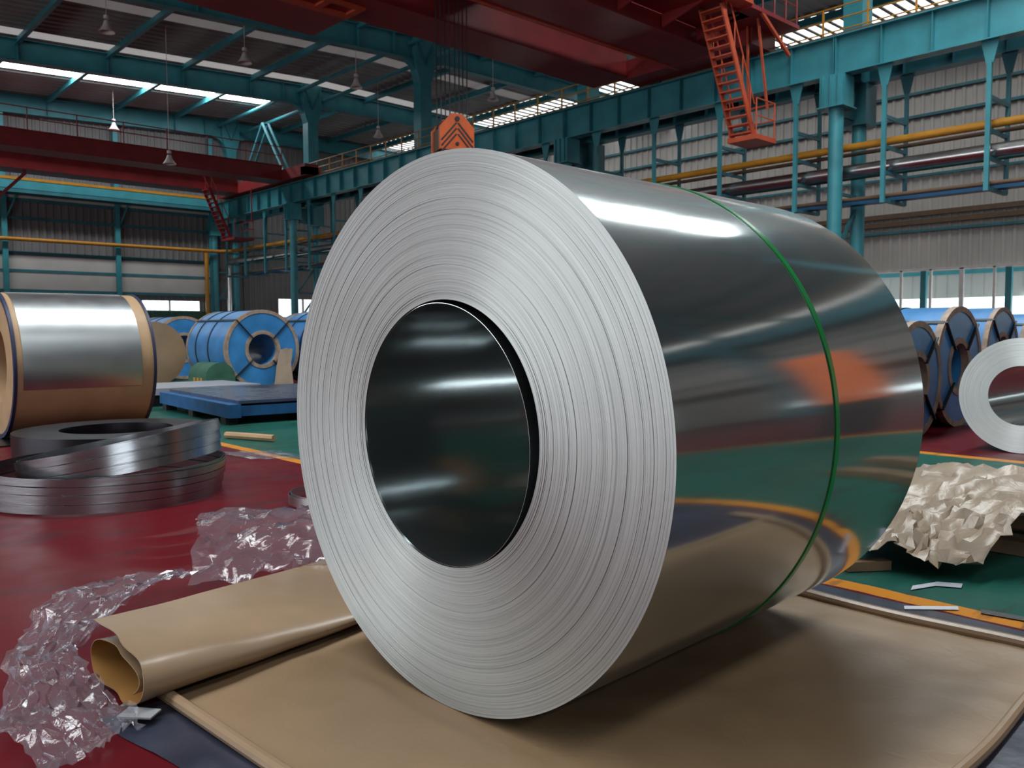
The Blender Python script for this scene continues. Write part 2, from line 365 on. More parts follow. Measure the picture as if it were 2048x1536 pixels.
for a, b, mt in strips:
    if a < YN or b > YE: continue
    m = MB()
    mt, spans = ('sky_fill', ((XL, 8.),)) if mt == 'sky_fill' else (mt, ((XL, XU),)) if mt in ONE else (mt, ((XL, XU), (XU, EAVE[0])))
    for xa, xb in spans:
        for q in range(3):
            t0 = a + (b-a)*q/3; t1 = a + (b-a)*(q+1)/3 - .0
            m.add([(xa, t0, roof_z(xa)), (xb, t0, roof_z(xb)), (xb, t1, roof_z(xb)), (xa, t1, roof_z(xa))], [(0, 1, 2, 3)])
    struct(m.build('window_%d' % k, mt, smooth=0)); k += 1
m = MB(); y = YN
while y < YE-.6:
    m.add([(EAVE[0], y+.09, roof_z(EAVE[0])), (EAVE[1], y+.09, roof_z(EAVE[1])), (EAVE[1], y+.51, roof_z(EAVE[1])), (EAVE[0], y+.51, roof_z(EAVE[0]))], [(0, 1, 2, 3)]); y += .6
struct(m.build('window_%d' % k, 'sky_eave', smooth=0)); k += 1
m = MB(); y = YN
while y < YE-.6:
    m.box(EAVE[0], EAVE[1], y-.09, y+.09, roof_z(40)-.04, roof_z(40)+.06); y += .6
struct(m.build('trim_1', 'roof', smooth=0))

ORD = ['first', 'second', 'third', 'fourth', 'fifth', 'sixth', 'seventh', 'eighth', 'ninth', 'tenth', 'eleventh', 'twelfth', 'thirteenth', 'fourteenth', 'fifteenth', 'sixteenth', 'seventeenth', 'eighteenth', 'nineteenth', 'twentieth', 'twenty-first', 'twenty-second']
def nth(y): return ORD[len(COLY)-1-min(range(len(COLY)), key=lambda i: abs(COLY[i]-y))]
# rafters
def ibeam_x(m, x0, x1, y, zb0, zb1, dep0, dep1, fl=.4):
    for (z0a, z0b, z1a, z1b, hw) in ((zb0, zb0+dep0, zb1, zb1+dep1, .012), (zb0, zb0+.035, zb1, zb1+.035, fl/2), (zb0+dep0-.035, zb0+dep0, zb1+dep1-.035, zb1+dep1, fl/2)):
        m.add([(x0, y-hw, z0a), (x0, y+hw, z0a), (x0, y+hw, z0b), (x0, y-hw, z0b), (x1, y-hw, z1a), (x1, y+hw, z1a), (x1, y+hw, z1b), (x1, y-hw, z1b)],
              [(0, 1, 2, 3), (4, 7, 6, 5), (0, 4, 5, 1), (3, 2, 6, 7), (0, 3, 7, 4), (1, 5, 6, 2)])
RL = ('deep teal roof rafter across the main aisle', 'deep teal roof rafter across the second aisle')
for y in COLY:
    r = empty('roof_rafter', (0, y, 0), RL[0] + ', %s from the end wall' % nth(y), 'rafter', 'rafters of the main aisle')
    m = MB(); ibeam_x(m, XL, XU-.3, 0, roof_z(XL)-1.08, roof_z(XU)-1.30, .88, 1.10); m.build('beam', 'teal', r, smooth=0)
    for xs in (10.4, 14.4, 18.2, 22.0, 24.0):
        z = roof_z(xs); MB().box(xs-.01, xs+.01, -.18, .18, z-1.2, z-.22).build('stiffener', 'teal', r, smooth=0)
    # curved haunch by the column
    n = 7; poly = [(XU-.3, roof_z(XU)-1.30)] + [(XU-.3-1.5*(1-math.sin(t*PI/2/n)), roof_z(XU)-1.30-1.0*(1-math.cos(t*PI/2/n))) for t in range(n+1)]
    MB().prism(poly, 'y', -.16, .16).build('haunch', 'teal', r, smooth=0)
    r2 = empty('roof_rafter', (0, y, 0), RL[1] + ', %s from the end wall' % nth(y), 'rafter', 'rafters of the second aisle')
    m = MB(); ibeam_x(m, XU+.3, XR, 0, roof_z(XU)-1.25, roof_z(XR)-1.0, 1.05, .8); m.build('beam', 'teal', r2, smooth=0)
    poly = [(XU+.3, roof_z(XU)-1.25)] + [(XU+.3+1.1*(1-math.sin(t*PI/2/n)), roof_z(XU)-1.25-.8*(1-math.cos(t*PI/2/n))) for t in range(n+1)]
    MB().prism(poly, 'y', -.16, .16).build('haunch', 'teal', r2, smooth=0)
# purlin beams along Y with knee braces
for x in (-19, -14, -9, -4.5, 0, 3.4, 6.8, 10.4, 14.4, 18.2, 22.0):
    z = roof_z(x)
    p = empty('roof_purlin', (x, 0, 0), 'slim teal purlin under the main aisle roof, %s out from the column row' % ORD[[22.0, 18.2, 14.4, 10.4, 6.8, 3.4, 0, -4.5, -9, -14, -19].index(x)], 'purlin', 'purlins of the main aisle')
    m = MB().box(-.012, .012, YN, YE, z-.42, z-.10); m.box(-.10, .10, YN, YE, z-.44, z-.415); m.build('beam', 'teal', p, smooth=0)
    for y in COLY[4:]:
        for s in (-1, 1): MB().bar((s*.75, y+1.5, z-.12), (0, y+.9, z-.40), .05, .05).build('knee_brace', 'teal', p, smooth=0)
for x in (29.5, 33.5, 37.3, 43.6):
    z = roof_z(x)
    p = empty('roof_purlin', (x, 0, 0), 'slim teal purlin under the second aisle roof, %s out from the column row' % ORD[[29.5, 33.5, 37.3, 43.6].index(x)], 'purlin', 'purlins of the second aisle')
    m = MB().box(-.012, .012, YN, YE, z-.42, z-.10); m.box(-.10, .10, YN, YE, z-.44, z-.415); m.build('beam', 'teal', p, smooth=0)
# eave tubes between the column heads
for dx, dz in ((-.8, -.6), (.8, -.9)):
    tag(MB().cyl((XU+dx, YN+2, roof_z(XU)+dz), (XU+dx, YE-.2, roof_z(XU)+dz), .11, 10).build('eave_tube', 'teal'), 'long teal strut tube linking the column heads, ' + ('main aisle side' if dx < 0 else 'second aisle side'), 'strut')

# columns: front pipe under the crane beam, rear pipe under the second beam, box shaft above
def column(y):
    c = empty('hall_column', (0, y, 0), 'teal double pipe column under the crane beam with a box shaft above', 'column', 'columns between the two aisles')
    MB().cyl((XB, 0, 0), (XB, 0, 7.5), .215, 20).build('front_pipe', 'teal', c)
    MB().cyl((26.0, 0, 0), (26.0, 0, 7.5), .215, 20).build('rear_pipe', 'teal', c)
    m = MB().box(XB-.36, XB+.36, -.36, .36, 7.5, 8.4); m.box(XB-.42, XB+.42, -.42, .42, 7.46, 7.5); m.build('front_cap', 'teal', c, smooth=0)
    for yy in (-.24, 0, .24): MB().box(XB-.42, XB-.36, yy-.015, yy+.015, 7.5, 8.4).build('cap_rib', 'teal', c, smooth=0)
    m = MB().box(25.64, 26.36, -.36, .36, 7.2, 8.4); m.box(25.6, 26.4, -.4, .4, 7.16, 7.2); m.build('rear_cap', 'teal_dark', c, smooth=0)
    MB().box(XB+.36, 25.64, -.04, .04, 7.3, 8.2).build('web_plate', 'teal_dark', c, smooth=0)
    for z in (1.5, 3.2, 5.0):
        if z < 4: MB().bar((XB+.2, 0, z), (25.8, 0, z+1.4), .09, .09).build('lacing', 'teal_dark', c, smooth=0)
        MB().bar((XB+.2, 0, z), (25.8, 0, z), .09, .09).build('lacing', 'teal_dark', c, smooth=0)
    MB().box(XU-.33, XU+.33, -.30, .30, 8.4, 14.0).build('upper_shaft', 'teal', c, smooth=0)
    # head with flared stiffeners
    MB().prism([(XU-.33, 13.2), (XU+.33, 13.2), (XU+.62, 14.1), (XU+.62, roof_z(XU)-.12), (XU-.62, roof_z(XU)-.12), (XU-.62, 14.1)], 'y', -.28, .28).build('head', 'teal', c, smooth=0)
    for s in (-1, 1): MB().bar((XU, -.31, 14.0), (XU+s*.55, -.31, roof_z(XU)-.2), .06, .05).build('head_rib', 'teal_dark', c, smooth=0)
    return c
col0 = column(COLY[0])
col0['label'] = 'teal double pipe column between the aisles, %s from the end wall' % nth(COLY[0])
for y in COLY[1:]: clone(col0, (0, y, 0), label='teal double pipe column between the aisles, %s from the end wall' % nth(y))
# A-shaped bracing above the crane beam in the last bay
b = empty('portal_brace', (XU-.36, 50.6, 9.56), 'pale teal A-shaped bracing above the far crane rail', 'brace')
for dx in (-.2, .2):
    MB().cyl((dx, 0, 4.5), (dx, 4.0, .0), .09, 8).build('leg', 'teal', b); MB().cyl((dx, 0, 4.5), (dx, -3.6, .0), .09, 8).build('leg', 'teal', b)
MB().cyl((-.2, 0, 4.5), (.2, 0, 4.5), .07, 8).build('tie', 'teal', b)

# crane runway beams
def runway(x, y0, y1, label, cat, grp, paint, zb=8.42, zt=9.55):
    r = empty('runway_beam', (x, y0, 0), label, cat, grp); L = y1-y0
    MB().box(-.012, .012, 0, L, zb, zt).build('web', paint, r, smooth=0)
    MB().box(-.22, .22, 0, L, zb, zb+.03).build('bottom_flange', paint, r, smooth=0)
    MB().box(-.24, .24, 0, L, zt-.03, zt).build('top_flange', paint, r, smooth=0)
    MB().box(-.05, .05, 0, L, zt, zt+.12).build('rail', 'brown_pipe', r, smooth=0)
    n = int(round(L/1.3875))
    for i in range(n+1):
        yy = min(max(i*1.3875, .02), L-.02)
        MB().box(-.2, -.012, yy-.008, yy+.008, zb+.03, zt-.03).build('stiffener', paint, r, smooth=0)
    return r
for i in range(len(COLY)-1):
    runway(XB, COLY[i]+.01, COLY[i+1]-.01, 'teal crane runway plate girder facing the main aisle, %s bay from the end wall' % ORD[len(COLY)-2-i], 'beam', 'runway girders facing the main aisle', 'teal')
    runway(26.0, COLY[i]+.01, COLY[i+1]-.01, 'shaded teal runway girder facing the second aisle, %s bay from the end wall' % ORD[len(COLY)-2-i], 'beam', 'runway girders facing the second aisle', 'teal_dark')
MB_w = MB().box(XB+.27, 25.38, COLY[0], COLY[-1], 9.46, 9.52).build('runway_walkway', 'teal_dark', smooth=0)
tag(MB_w, 'long walkway deck between the two crane runway girders', 'walkway')
rl = empty('runway_railing', (XB+.45, 0, 9.52), 'orange yellow guard railing along the crane runway walkway', 'railing')
for z in (.4, .75, 1.1): MB().cyl((0, COLY[0], z), (0, COLY[-1], z), .022, 6).build('rail', 'ochre', rl)
y = COLY[0]+.7
while y < COLY[-1]:
    MB().bar((0, y, 0), (0, y, 1.1), .05, .05).build('post', 'ochre', rl, smooth=0); y += 1.3875
MB().box(-.01, .01, COLY[0], COLY[-1], 0, .1).build('toe_board', 'ochre', rl, smooth=0)

# pipe hangers below the runway and the pipes they carry
def hanger(y):
    h = empty('pipe_hanger', (0, y, 0), 'slim teal hanger frame holding the pipe run below the runway girder', 'hanger', 'pipe hangers under the runway')
    MB().prism([(-.22, 8.42), (.22, 8.42), (.09, 7.85), (-.09, 7.85)], 'x', XB-.02, XB+.02).build('gusset', 'teal', h, smooth=0)
    MB().bar((XB, 0, 7.9), (XB, 0, 4.55), .12, .10).build('rod', 'teal', h, smooth=0)
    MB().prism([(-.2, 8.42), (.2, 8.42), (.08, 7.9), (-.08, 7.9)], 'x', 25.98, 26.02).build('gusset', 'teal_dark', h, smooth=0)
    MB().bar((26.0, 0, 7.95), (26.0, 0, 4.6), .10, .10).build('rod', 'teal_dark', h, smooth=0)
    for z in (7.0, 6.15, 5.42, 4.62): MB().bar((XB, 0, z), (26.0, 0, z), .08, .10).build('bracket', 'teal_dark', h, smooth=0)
    return h
hy0 = 10.93 - 2.775*2
hys = [y for y in [hy0 + 2.775*q*.988 for q in range(19)] if y < 55 and min(abs(y-c) for c in COLY) > .5]
h0 = hanger(hys[0])
for q, y in enumerate(hys):
    h = h0 if q == 0 else clone(h0, (0, y, 0))
    h['label'] = 'slim teal pipe hanger frame below the runway girder, %s from the end wall' % ORD[len(hys)-1-q]
YP0 = -4.
def pipe(name, pts, r, m, label, n=12): return tag(MB().tube(pts, r, n).build(name, m), label, 'pipe')
pipe('gas_pipe', [(25.2, YP0, 6.42), (25.2, 54.6, 6.40), (25.1, 55.6, 6.40), (24.6, 56.2, 6.40), (23.6, 56.35, 6.40), (XL+1, 56.35, 6.40)], .115, 'ochre', 'thick ochre yellow pipe along the hangers and on round the end wall')
pipe('thin_pipe', [(25.55, YP0, 6.27), (25.55, 55, 6.27)], .06, 'brown_pipe', 'thin brown pipe beside the thick ochre pipe')
pipe('insulated_pipe', [(25.0, YP0, 5.667), (25.0, 55.2, 5.667)], .19, 'silver_pipe', 'fat silver clad pipe running along the hangers', 16)
pipe('insulated_drop', [(24.9, 55.4, 5.5), (24.9, 55.4, 0)], .15, 'silver_pipe', 'upright silver clad pipe by the end wall corner', 14)
pipe('thin_pipe', [(25.5, YP0, 5.54), (25.5, 55, 5.54)], .06, 'green_pipe', 'thin dark green pipe beside the fat silver pipe')
pipe('thin_pipe', [(24.95, YP0, 4.80), (24.95, 55, 4.80)], .06, 'brown_pipe', 'thin brown pipe above the blue cable tray')
pipe('drop_pipe', [(23.75, 56.3, 6.25), (23.75, 56.3, .0)], .14, 'ochre', 'upright ochre pipe dropping down the end wall corner')
ct = empty('cable_tray', (25.4, YP0, 4.68), 'blue cable tray along the foot of the hangers', 'cable tray')
MB().box(-.2, .2, 0, 58, 0, .015).build('tray_floor', 'blue_tray', ct, smooth=0)
for s in (-.2, .2): MB().box(s-.008, s+.008, 0, 58, 0, .13).build('tray_side', 'blue_tray', ct, smooth=0)

# side wall posts, girts and window strip
for y in [14.15 + 4.05*k for k in range(-7, 10)]:
    tag(MB().box(XR+.12, XR+.36, y-.14, y+.14, 0, 4.4).build('wall_post', 'teal', smooth=0), 'upright teal post just outside the side wall windows', 'post', 'posts outside the side wall')
for z, w in ((6.05, .12), (8.9, .12), (11.97, .14), (13.15, .14)):
    tag(MB().box(XR-.22, XR-.08, YN, YE, z-w/2, z+w/2).build('wall_girt', 'teal_dark', smooth=0), 'level teal rail across the pale side wall, %s' % {6.05: 'lowest, above the windows', 8.9: 'second above the windows', 11.97: 'third above the windows', 13.15: 'topmost under the roof'}[z], 'girt')
for (z0, z1, nm) in ((6.38, 6.62, 'lower'), (6.8, 7.05, 'upper')):
    tag(MB().box(XR-.30, XR-.09, YN, YE, z0, z1).build('wall_duct', 'brown_pipe', smooth=0), '%s brown duct band along the side wall' % nm, 'duct')
wi = 40
for (a0, a1, z0, z1) in HW:
    w = struct(MB().box(XR-.10, XR+.02, a0, a1, z1-.06, z1+.06).build('window_%d' % wi, 'white_frame', smooth=0)); wi += 1
    MB().box(XR-.10, XR+.02, a0, a1, z0-.05, z0+.05).build('sill', 'white_frame', w, smooth=0)
    y = a0; j = 0
    while y < a1+.1:
        t = .10 if j % 3 == 0 else .055
        MB().box(XR-.10, XR+.02, y-t, y+t, z0, z1).build('mullion', 'white_frame', w, smooth=0)
        if y + 1.5 < a1+.1: MB().box(XR-.02, XR-.012, y+.1, y+1.4, z0+.05, z1-.06).build('pane', 'window_glass', w, smooth=0)
        y += 1.51; j += 1
# the neighbouring shed seen through those windows: raised wall with open foot and posts
ns = empty('neighbour_shed', (XR+3.2, 0, 0), 'grey green shed with an open foot seen through the side windows', 'building')
m = MB()
for i in range(130):
    y = -24+i*.62; m.box(0, .05, y, y+.52, 2.62, 8); m.box(.02, .05, y+.52, y+.62, 2.62, 8)
m.build('wall', 'wall', ns, smooth=0)
MB().box(-.05, 0, -24, 56, 3.9, 4.1).build('gutter', 'teal', ns, smooth=0)

# end wall posts, girts, walkway beam, window strip
for x in (-6.5, -.5, 5.6, 11.9, 18.2, 24.3):
    p = empty('end_wall_post', (x, YE-.3, 0), 'tall teal wind post against the end wall', 'post', 'posts of the end wall')
    MB().box(-.14, .14, -.12, .12, 0, 14).build('post', 'teal', p, smooth=0)
    MB().bar((.1, -.02, 7.6), (.75, -.06, 9.2), .10, .10).build('knee', 'teal', p, smooth=0)
wk = empty('end_walkway', (XL, YE-1.62, 9.2), 'bright teal walkway beam with ochre edge across the end wall', 'walkway')
MB().box(0, 48.2, 0, 1.1, 0, .50).build('beam', 'teal', wk, smooth=0)
MB().box(0, 48.2, -.03, 0, .50, .66).build('edge_board', 'ochre', wk, smooth=0)
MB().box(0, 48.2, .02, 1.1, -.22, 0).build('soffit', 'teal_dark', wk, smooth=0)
for z, t in ((8.75, 'just below the walkway'), (7.7, 'second below the walkway'), (5.65, 'below the ochre pipe'), (4.6, 'second above the window slot'), (3.4, 'just above the window slot')):
    tag(MB().box(XL, 24.2, YE-.2, YE-.08, z-.08, z+.08).build('end_wall_girt', 'teal_dark', smooth=0), 'level dark teal rail across the end wall, ' + t, 'girt')
tag(MB().box(XL, 24.2, YE-.28, YE-.08, 8.85, 9.15).build('wall_panel', 'wall', smooth=0), 'pale strip of sheeting right under the end walkway', 'panel')
tag(MB().box(XL, 24.2, YE-.16, YE-.10, 3.5, 5.5).build('wall_panel', 'wall', smooth=0), 'pale sheeting band between ochre pipe and window slot', 'panel')
tag(MB().box(9, 24.2, YE-.5, YE-.42, .0, 2.3).build('wall_panel', 'saddle_green', smooth=0), 'grey green dado panel low on the end wall', 'panel')
w = struct(MB().box(19.5, 23.4, YE-.06, YE+.05, 2.28, 2.36).build('window_%d' % wi, 'white_frame', smooth=0)); wi += 1
MB().box(21.4, 21.5, YE-.06, YE+.05, 2.36, 3.0).build('mullion', 'white_frame', w, smooth=0)
MB().box(19.6, 23.3, YE-.02, YE-.01, 2.36, 3.0).build('pane', 'window_glass', w, smooth=0)
w = struct(MB().box(29.4, 36.1, YE-.06, YE+.05, 1.92, 2.0).build('window_%d' % wi, 'white_frame', smooth=0)); wi += 1
for x in (31.2, 32.4, 34): MB().box(x, x+.15, YE-.06, YE+.05, 2.0, 3.3).build('mullion', 'white_frame', w, smooth=0)
MB().box(29.5, 36, YE-.02, YE-.01, 2.0, 3.3).build('pane', 'window_glass', w, smooth=0)

# pendant high-bay lamps
def lamp(x, y, z, label, grp=None):
    l = empty('pendant_lamp', (x, y, z), label, 'lamp', grp)
    MB().cyl((0, 0, .55), (0, 0, roof_z(x)-z-.02), .012, 6).build('stem', 'lamp_white', l)
    m = MB(); prof = [(.08, .42), (.10, .36), (.13, .26), (.22, .10), (.30, 0)]; n = 16
    P = [[(r*math.cos(2*PI*i/n), r*math.sin(2*PI*i/n), zq) for i in range(n+1)] for r, zq in prof]; m.grid(P)
    solid(m.build('shade', 'lamp_white', l), .01); MB().cyl((0, 0, .5), (0, 0, .62), .10, 10).build('ballast', 'lamp_white', l)
for x in (5.4, 11.0, 16.55, 22.07): lamp(x, 34.75, 12.35, 'bell shaped white pendant lamp under the main aisle roof', 'pendant lamps of the main aisle')
lamp(15.35, 40.3, 8.75, 'single white pendant lamp hanging low before the far red crane')
for x in (9.5, 17.0): lamp(x, 53.0, 12.8, 'bell shaped white pendant lamp between far crane and end wall', 'pendant lamps by the end wall')
for x, y in ((28.4, 32.2), (28.6, 42.7)): lamp(x, y, 12.4, 'bell shaped pendant lamp beyond the columns in the second aisle', 'pendant lamps of the second aisle')

# ------------------------------------------------------------------ overhead cranes
def stair(parent, top, bot, width, paint, n):
    t = Vector(top); b_ = Vector(bot)
    for s in (-1, 1): MB().bar(t+Vector((0, s*width/2, 0)), b_+Vector((0, s*width/2, 0)), .05, .18).build('stringer', paint, parent, smooth=0)
    for i in range(n):
        p = t.lerp(b_, (i+.5)/n); MB().box(p.x-.12, p.x+.12, p.y-width/2, p.y+width/2, p.z-.02, p.z+.02).build('tread', paint, parent, smooth=0)
    for s in (-1, 1):
        a = t+Vector((0, s*width/2, .95)); c = b_+Vector((0, s*width/2, .95)); MB().cyl(a, c, .025, 6).build('handrail', paint, parent)
        for i in range(4):
            p = t.lerp(b_, (i+.5)/4)+Vector((0, s*width/2, 0)); MB().cyl(p, p+Vector((0, 0, .95)), .02, 6).build('baluster', paint, parent)
def landing(parent, x0, x1, y0, y1, z, paint):
    parent = MB().box(x0, x1, y0, y1, z-.14, z).build('landing', paint, parent, smooth=0)
    for x in (x0+.04, x1-.04):
        for y in (y0+.04, y1-.04): MB().cyl((x, y, z), (x, y, z+1.05), .025, 6).build('baluster', paint, parent)
    for z2 in (z+.55, z+1.05):
        MB().tube([(x1-.04, y1-.04, z2), (x1-.04, y0+.04, z2), (x0+.04, y0+.04, z2)], .022, 6).build('handrail', paint, parent)
def guard(parent, a, b_, n, paint):
    a = Vector(a); b_ = Vector(b_)
    for z in (.55, 1.05): MB().cyl(a+Vector((0, 0, z)), b_+Vector((0, 0, z)), .028, 6).build('handrail', paint, parent)
    for i in range(n+1):
        p = a.lerp(b_, i/n); MB().cyl(p, p+Vector((0, 0, 1.08)), .03, 6).build('baluster', paint, parent)
def girder(parent, y0, y1, z0, z1, x0, x1, paint):
    m = MB().box(x0, x1, y0+.08, y1-.08, z0+.04, z1-.04); m.box(x0, x1, y0, y1, z0, z0+.04); m.box(x0, x1, y0, y1, z1-.04, z1)
    m.build('girder', paint, parent, smooth=0)

nc = empty('bridge_crane', (0, 0, 9.7), 'dark red double girder bridge crane overhead carrying the orange hook block', 'crane')
girder(nc, 19.4, 21.0, 0, .92, -20, 23.4, 'red')
girder(nc, 15.7, 17.6, 0, .92, -20, 23.4, 'red')
MB().box(23.4, 24.75, 14.5, 19.75, -.02, .62).build('end_carriage', 'red', nc, smooth=0)
for y in (15.2, 19.0): MB().cyl((24.4, y, .12), (24.6, y, .12), .3, 18).build('wheel', 'black', nc)
MB().box(-20, 13.1, 21.0, 22.95, .0, .5).build('service_platform', 'red', nc, smooth=0)
m = MB()
for (x0, x1, y0, y1) in ((9.5, 13.05, 20.7, 20.98), (9.5, 13.05, 20.0, 20.2), (12.85, 13.05, 20.2, 20.7), (11.9, 12.1, 20.2, 20.7), (9.5, 9.7, 20.2, 20.7)): m.box(x0, x1, y0, y1, -.07, -.005)
m.build('orange_frame', 'red_orange', nc, smooth=0)
MB().box(-20, 23.9, 17.55, 17.68, -.03, .0).build('flange_strip', 'red_orange', nc, smooth=0)
MB().box(-20, 22.6, 14.1, 15.7, .48, .55).build('walkway', 'red', nc, smooth=0)
for x in (14.5, 16.5, 18.5, 20.5, 22.2):
    MB().prism([(15.7, .08), (15.7, .48), (14.2, .48)], 'x', x-.03, x+.03).build('walkway_bracket', 'red', nc, smooth=0)
MB().box(20.2, 22.0, 13.6, 15.0, .55, .66).build('stair_platform', 'red_orange', nc, smooth=0)
stair(nc, (21.0, 14.35, .45), (22.75, 14.35, -3.0), .72, 'red_orange', 15)
landing(nc, 22.5, 23.6, 13.75, 14.75, -3.0, 'red_orange')
guard(nc, (22.0, 13.7, .6), (24.6, 13.7, .6), 4, 'red'); guard(nc, (22.0, 15.2, .6), (24.6, 15.2, .6), 4, 'red')
MB().box(22.0, 24.7, 13.65, 15.25, .48, .6).build('head_platform', 'red', nc, smooth=0)
for y in (13.7, 15.2): MB().bar((22.6, y, .5), (24.2, y, -.4), .08, .1).build('platform_brace', 'red_orange', nc, smooth=0)
MB().bar((23.5, 14.0, -2.1), (22.9, 14.0, .5), .06, .06).build('stair_hanger', 'red_orange', nc, smooth=0)
MB().bar((23.4, 14.6, -2.1), (23.3, 14.6, .5), .06, .06).build('stair_hanger', 'red_orange', nc, smooth=0)

fc = empty('bridge_crane', (0, 0, 9.7), 'dark red bridge crane with a guard rail spanning the hall before the end wall', 'crane')
girder(fc, 45.6, 47.2, 0, .86, -20, 23.9, 'red')
girder(fc, 51.5, 53.2, 0, .86, -20, 23.9, 'red')
MB().box(23.9, 24.75, 43.0, 54.6, -.02, .62).build('end_carriage', 'red', fc, smooth=0)
for y in (44, 53.6): MB().cyl((24.4, y, .12), (24.6, y, .12), .3, 18).build('wheel', 'black', fc)
guard(fc, (-20, 45.7, .86), (23.9, 45.7, .86), 20, 'red')
MB().box(23.9, 24.9, 43.0, 43.5, .0, .45).build('buffer', 'red_orange', fc, smooth=0)
stair(fc, (21.6, 51.0, 0), (22.9, 51.0, -3.0), .9, 'red', 12)
landing(fc, 22.7, 24.0, 49.6, 51.5, -3.0, 'red')
MB().bar((23.9, 49.7, -2), (23.9, 49.7, .1), .06, .06).build('stair_hanger', 'red', fc, smooth=0)
MB().bar((9.8, 53, -2.6), (12.2, 52.6, .0), .16, .16).build('cabin_brace', 'red', fc, smooth=0)

# hook block on its ropes
HX, HY, HZ = 15.13, 18.89, 5.92
hb = empty('hook_block', (HX, HY, HZ), 'orange crane hook block with black chevrons hanging on ropes', 'hook block', rz=-.35)
prof = [(-.5, 0), (.5, 0), (.5, .62), (.16, .98), (-.16, .98), (-.5, .62)]
fp = MB().prism(prof, 'y', -.42, -.30).build('cheek_plate', 'orange', hb, smooth=0); MB().prism(prof, 'y', .30, .42).build('cheek_plate', 'orange', hb, smooth=0)
MB().box(-.46, .46, -.30, .30, .02, .6).build('sheave_housing', 'brown_pipe', hb, smooth=0)
for i in range(3): MB().cyl((-.02+0, -.28+.25*i, .55), (-.02, -.2+.25*i, .55), .40, 24).build('sheave', 'black', hb)
for kx in range(3):
    o = .14+.17*kx
    for s in (-1, 1): MB().bar((s*.02, -.427, .86-o*.9), (s*.46, -.427, .86-o*.9-.50), .012, .045).build('chevron', 'black', fp, smooth=0)
MB().cyl((0, -.45, .84), (0, -.42, .84), .07, 14).build('bolt', 'black', fp); MB().cyl((0, -.45, .16), (0, -.42, .16), .05, 14).build('bolt', 'black', fp)
MB().cyl((0, 0, 0), (0, 0, -.3), .12, 14).build('shank', 'black', hb)
MB().tube([(.28*math.sin(t), 0, -.58+.28*math.cos(t)) for t in [i*.32 for i in range(14)]], .075, 10).build('hook', 'black', hb)
tr = empty('crane_trolley', (HX, 18.5, 10.65), 'red hoist trolley riding on the bridge crane girders', 'trolley')
MB().box(-1.6, 1.6, -2.4, 2.4, 0, .35).build('frame', 'red', tr, smooth=0); MB().cyl((-1.2, .3, .8), (1.2, .3, .8), .45, 24).build('rope_drum', 'black', tr)
for i, (dx, dy) in enumerate(((-.42, .1), (-.34, -.05), (-.16, .12), (-.10, -.1), (.12, .1), (.18, -.08), (.34, .06), (.42, -.06))):
    c = math.cos(-.35); s = math.sin(-.35)
    px, py = HX+dx*c-dy*s, HY+dx*s+dy*c
    tag(MB().cyl((px, py, HZ+.72), (px+.02*dx, py, 10.66), .018, 6).build('wire_rope', 'cable'), 'dark wire rope running up from the orange hook block', 'rope', 'ropes of the hook block')

# ------------------------------------------------------------------ the big coil
CR, CI, CW = .65, .3127, 1.2013
CY = Vector((1.2074, 1.5539, CR+.006)); CAX = math.atan2(.03585, .99936)
def steel_coil(name, loc, rz, R, r, W, label, cat='coil', body='coil_steel', bore='bore_steel', edge='coil_edge', rings=150, seg=160, seed=1, grp=None):
    rnd = random.Random(seed)
    c = empty(name, loc, label, cat, grp, rz)
    MB().lathe_x([(0.001, R), (W-.001, R)], seg, False).build('outer_wrap', body, c, smooth=1.2)
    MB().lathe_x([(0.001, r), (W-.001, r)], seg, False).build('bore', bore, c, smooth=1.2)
    for side in (0, 1):
        prof = []; n = rings if side == 0 else 12
        for i in range(n):
            ra = r + (R-r)*i/n; rb = r + (R-r)*(i+1)/n; o = rnd.uniform(0, .0007)
            if rnd.random() < .05: o += .0012
            x = o if side == 0 else W-o
            prof += [(x, ra), (x, rb)]
        MB().lathe_x(prof, seg, False).build('wound_edge', edge, c, smooth=0)
    return c
mc = steel_coil('steel_coil', CY, CAX, CR, CI, CW, 'huge shiny galvanised steel coil with a green strap standing on brown paper')
MB().lathe_x([(.643, CR+.0005), (.643, CR+.003), (.661, CR+.003), (.661, CR+.0005)], 160).build('strap', 'strap_green', mc)
# loose innermost wrap springing away from the bore on one side
P = []
for j in range(2):
    row = []
    for i in range(97):
        t = 2*PI*i/96
        gap = max(0, math.cos(t - (PI/2+PI+.35)))**1.5*.034 + .0015
        row.append(((.004 if j == 0 else CW-.03), (CI-gap)*math.sin(t), (CI-gap)*math.cos(t)))
    P.append(row)
solid(MB().grid(P).build('loose_wrap', 'bore_steel', mc, smooth=1.2), .0012)

# ------------------------------------------------------------------ paper under the coil
def wr(x, y, s, seed=0.): return noise.noise(Vector((x*s+seed, y*s-seed, seed*.7)))
def paper_sheet():
    X0, X1, Y0, Y1 = .745, 2.60, .60, 2.32; nx, ny = 110, 100; P = []
    for j in range(ny+1):
        row = []
        for i in range(nx+1):
            u, v = i/nx, j/ny
            x = X0 + (X1-X0)*u; y = Y0 + (Y1-Y0)*v
            x += .06*(1-u)*(1-v)**1.0 + .012*math.sin(v*5)*(1-u)
            y += .02*math.sin(u*4)*(1-v)
            z = .006 + .006*abs(wr(x, y, 3.2, 1.3)) + .004*wr(x, y, 9, 4.)
            z += .02*max(0, wr(x, y, 2.0, 8.))*max(0, (y-1.55))*(1.6 if x < 1.25 else .2)
            d = abs(y-1.60)
            if 1.15 < x < 2.45: z *= min(1, d/.35)
            row.append((x, y, max(.0045, z)))
        P.append(row)
    return MB().grid(P)
ps = empty('wrapping_paper', (0, 0, 0), 'wide brown kraft paper sheet spread on the floor under the big coil', 'paper')
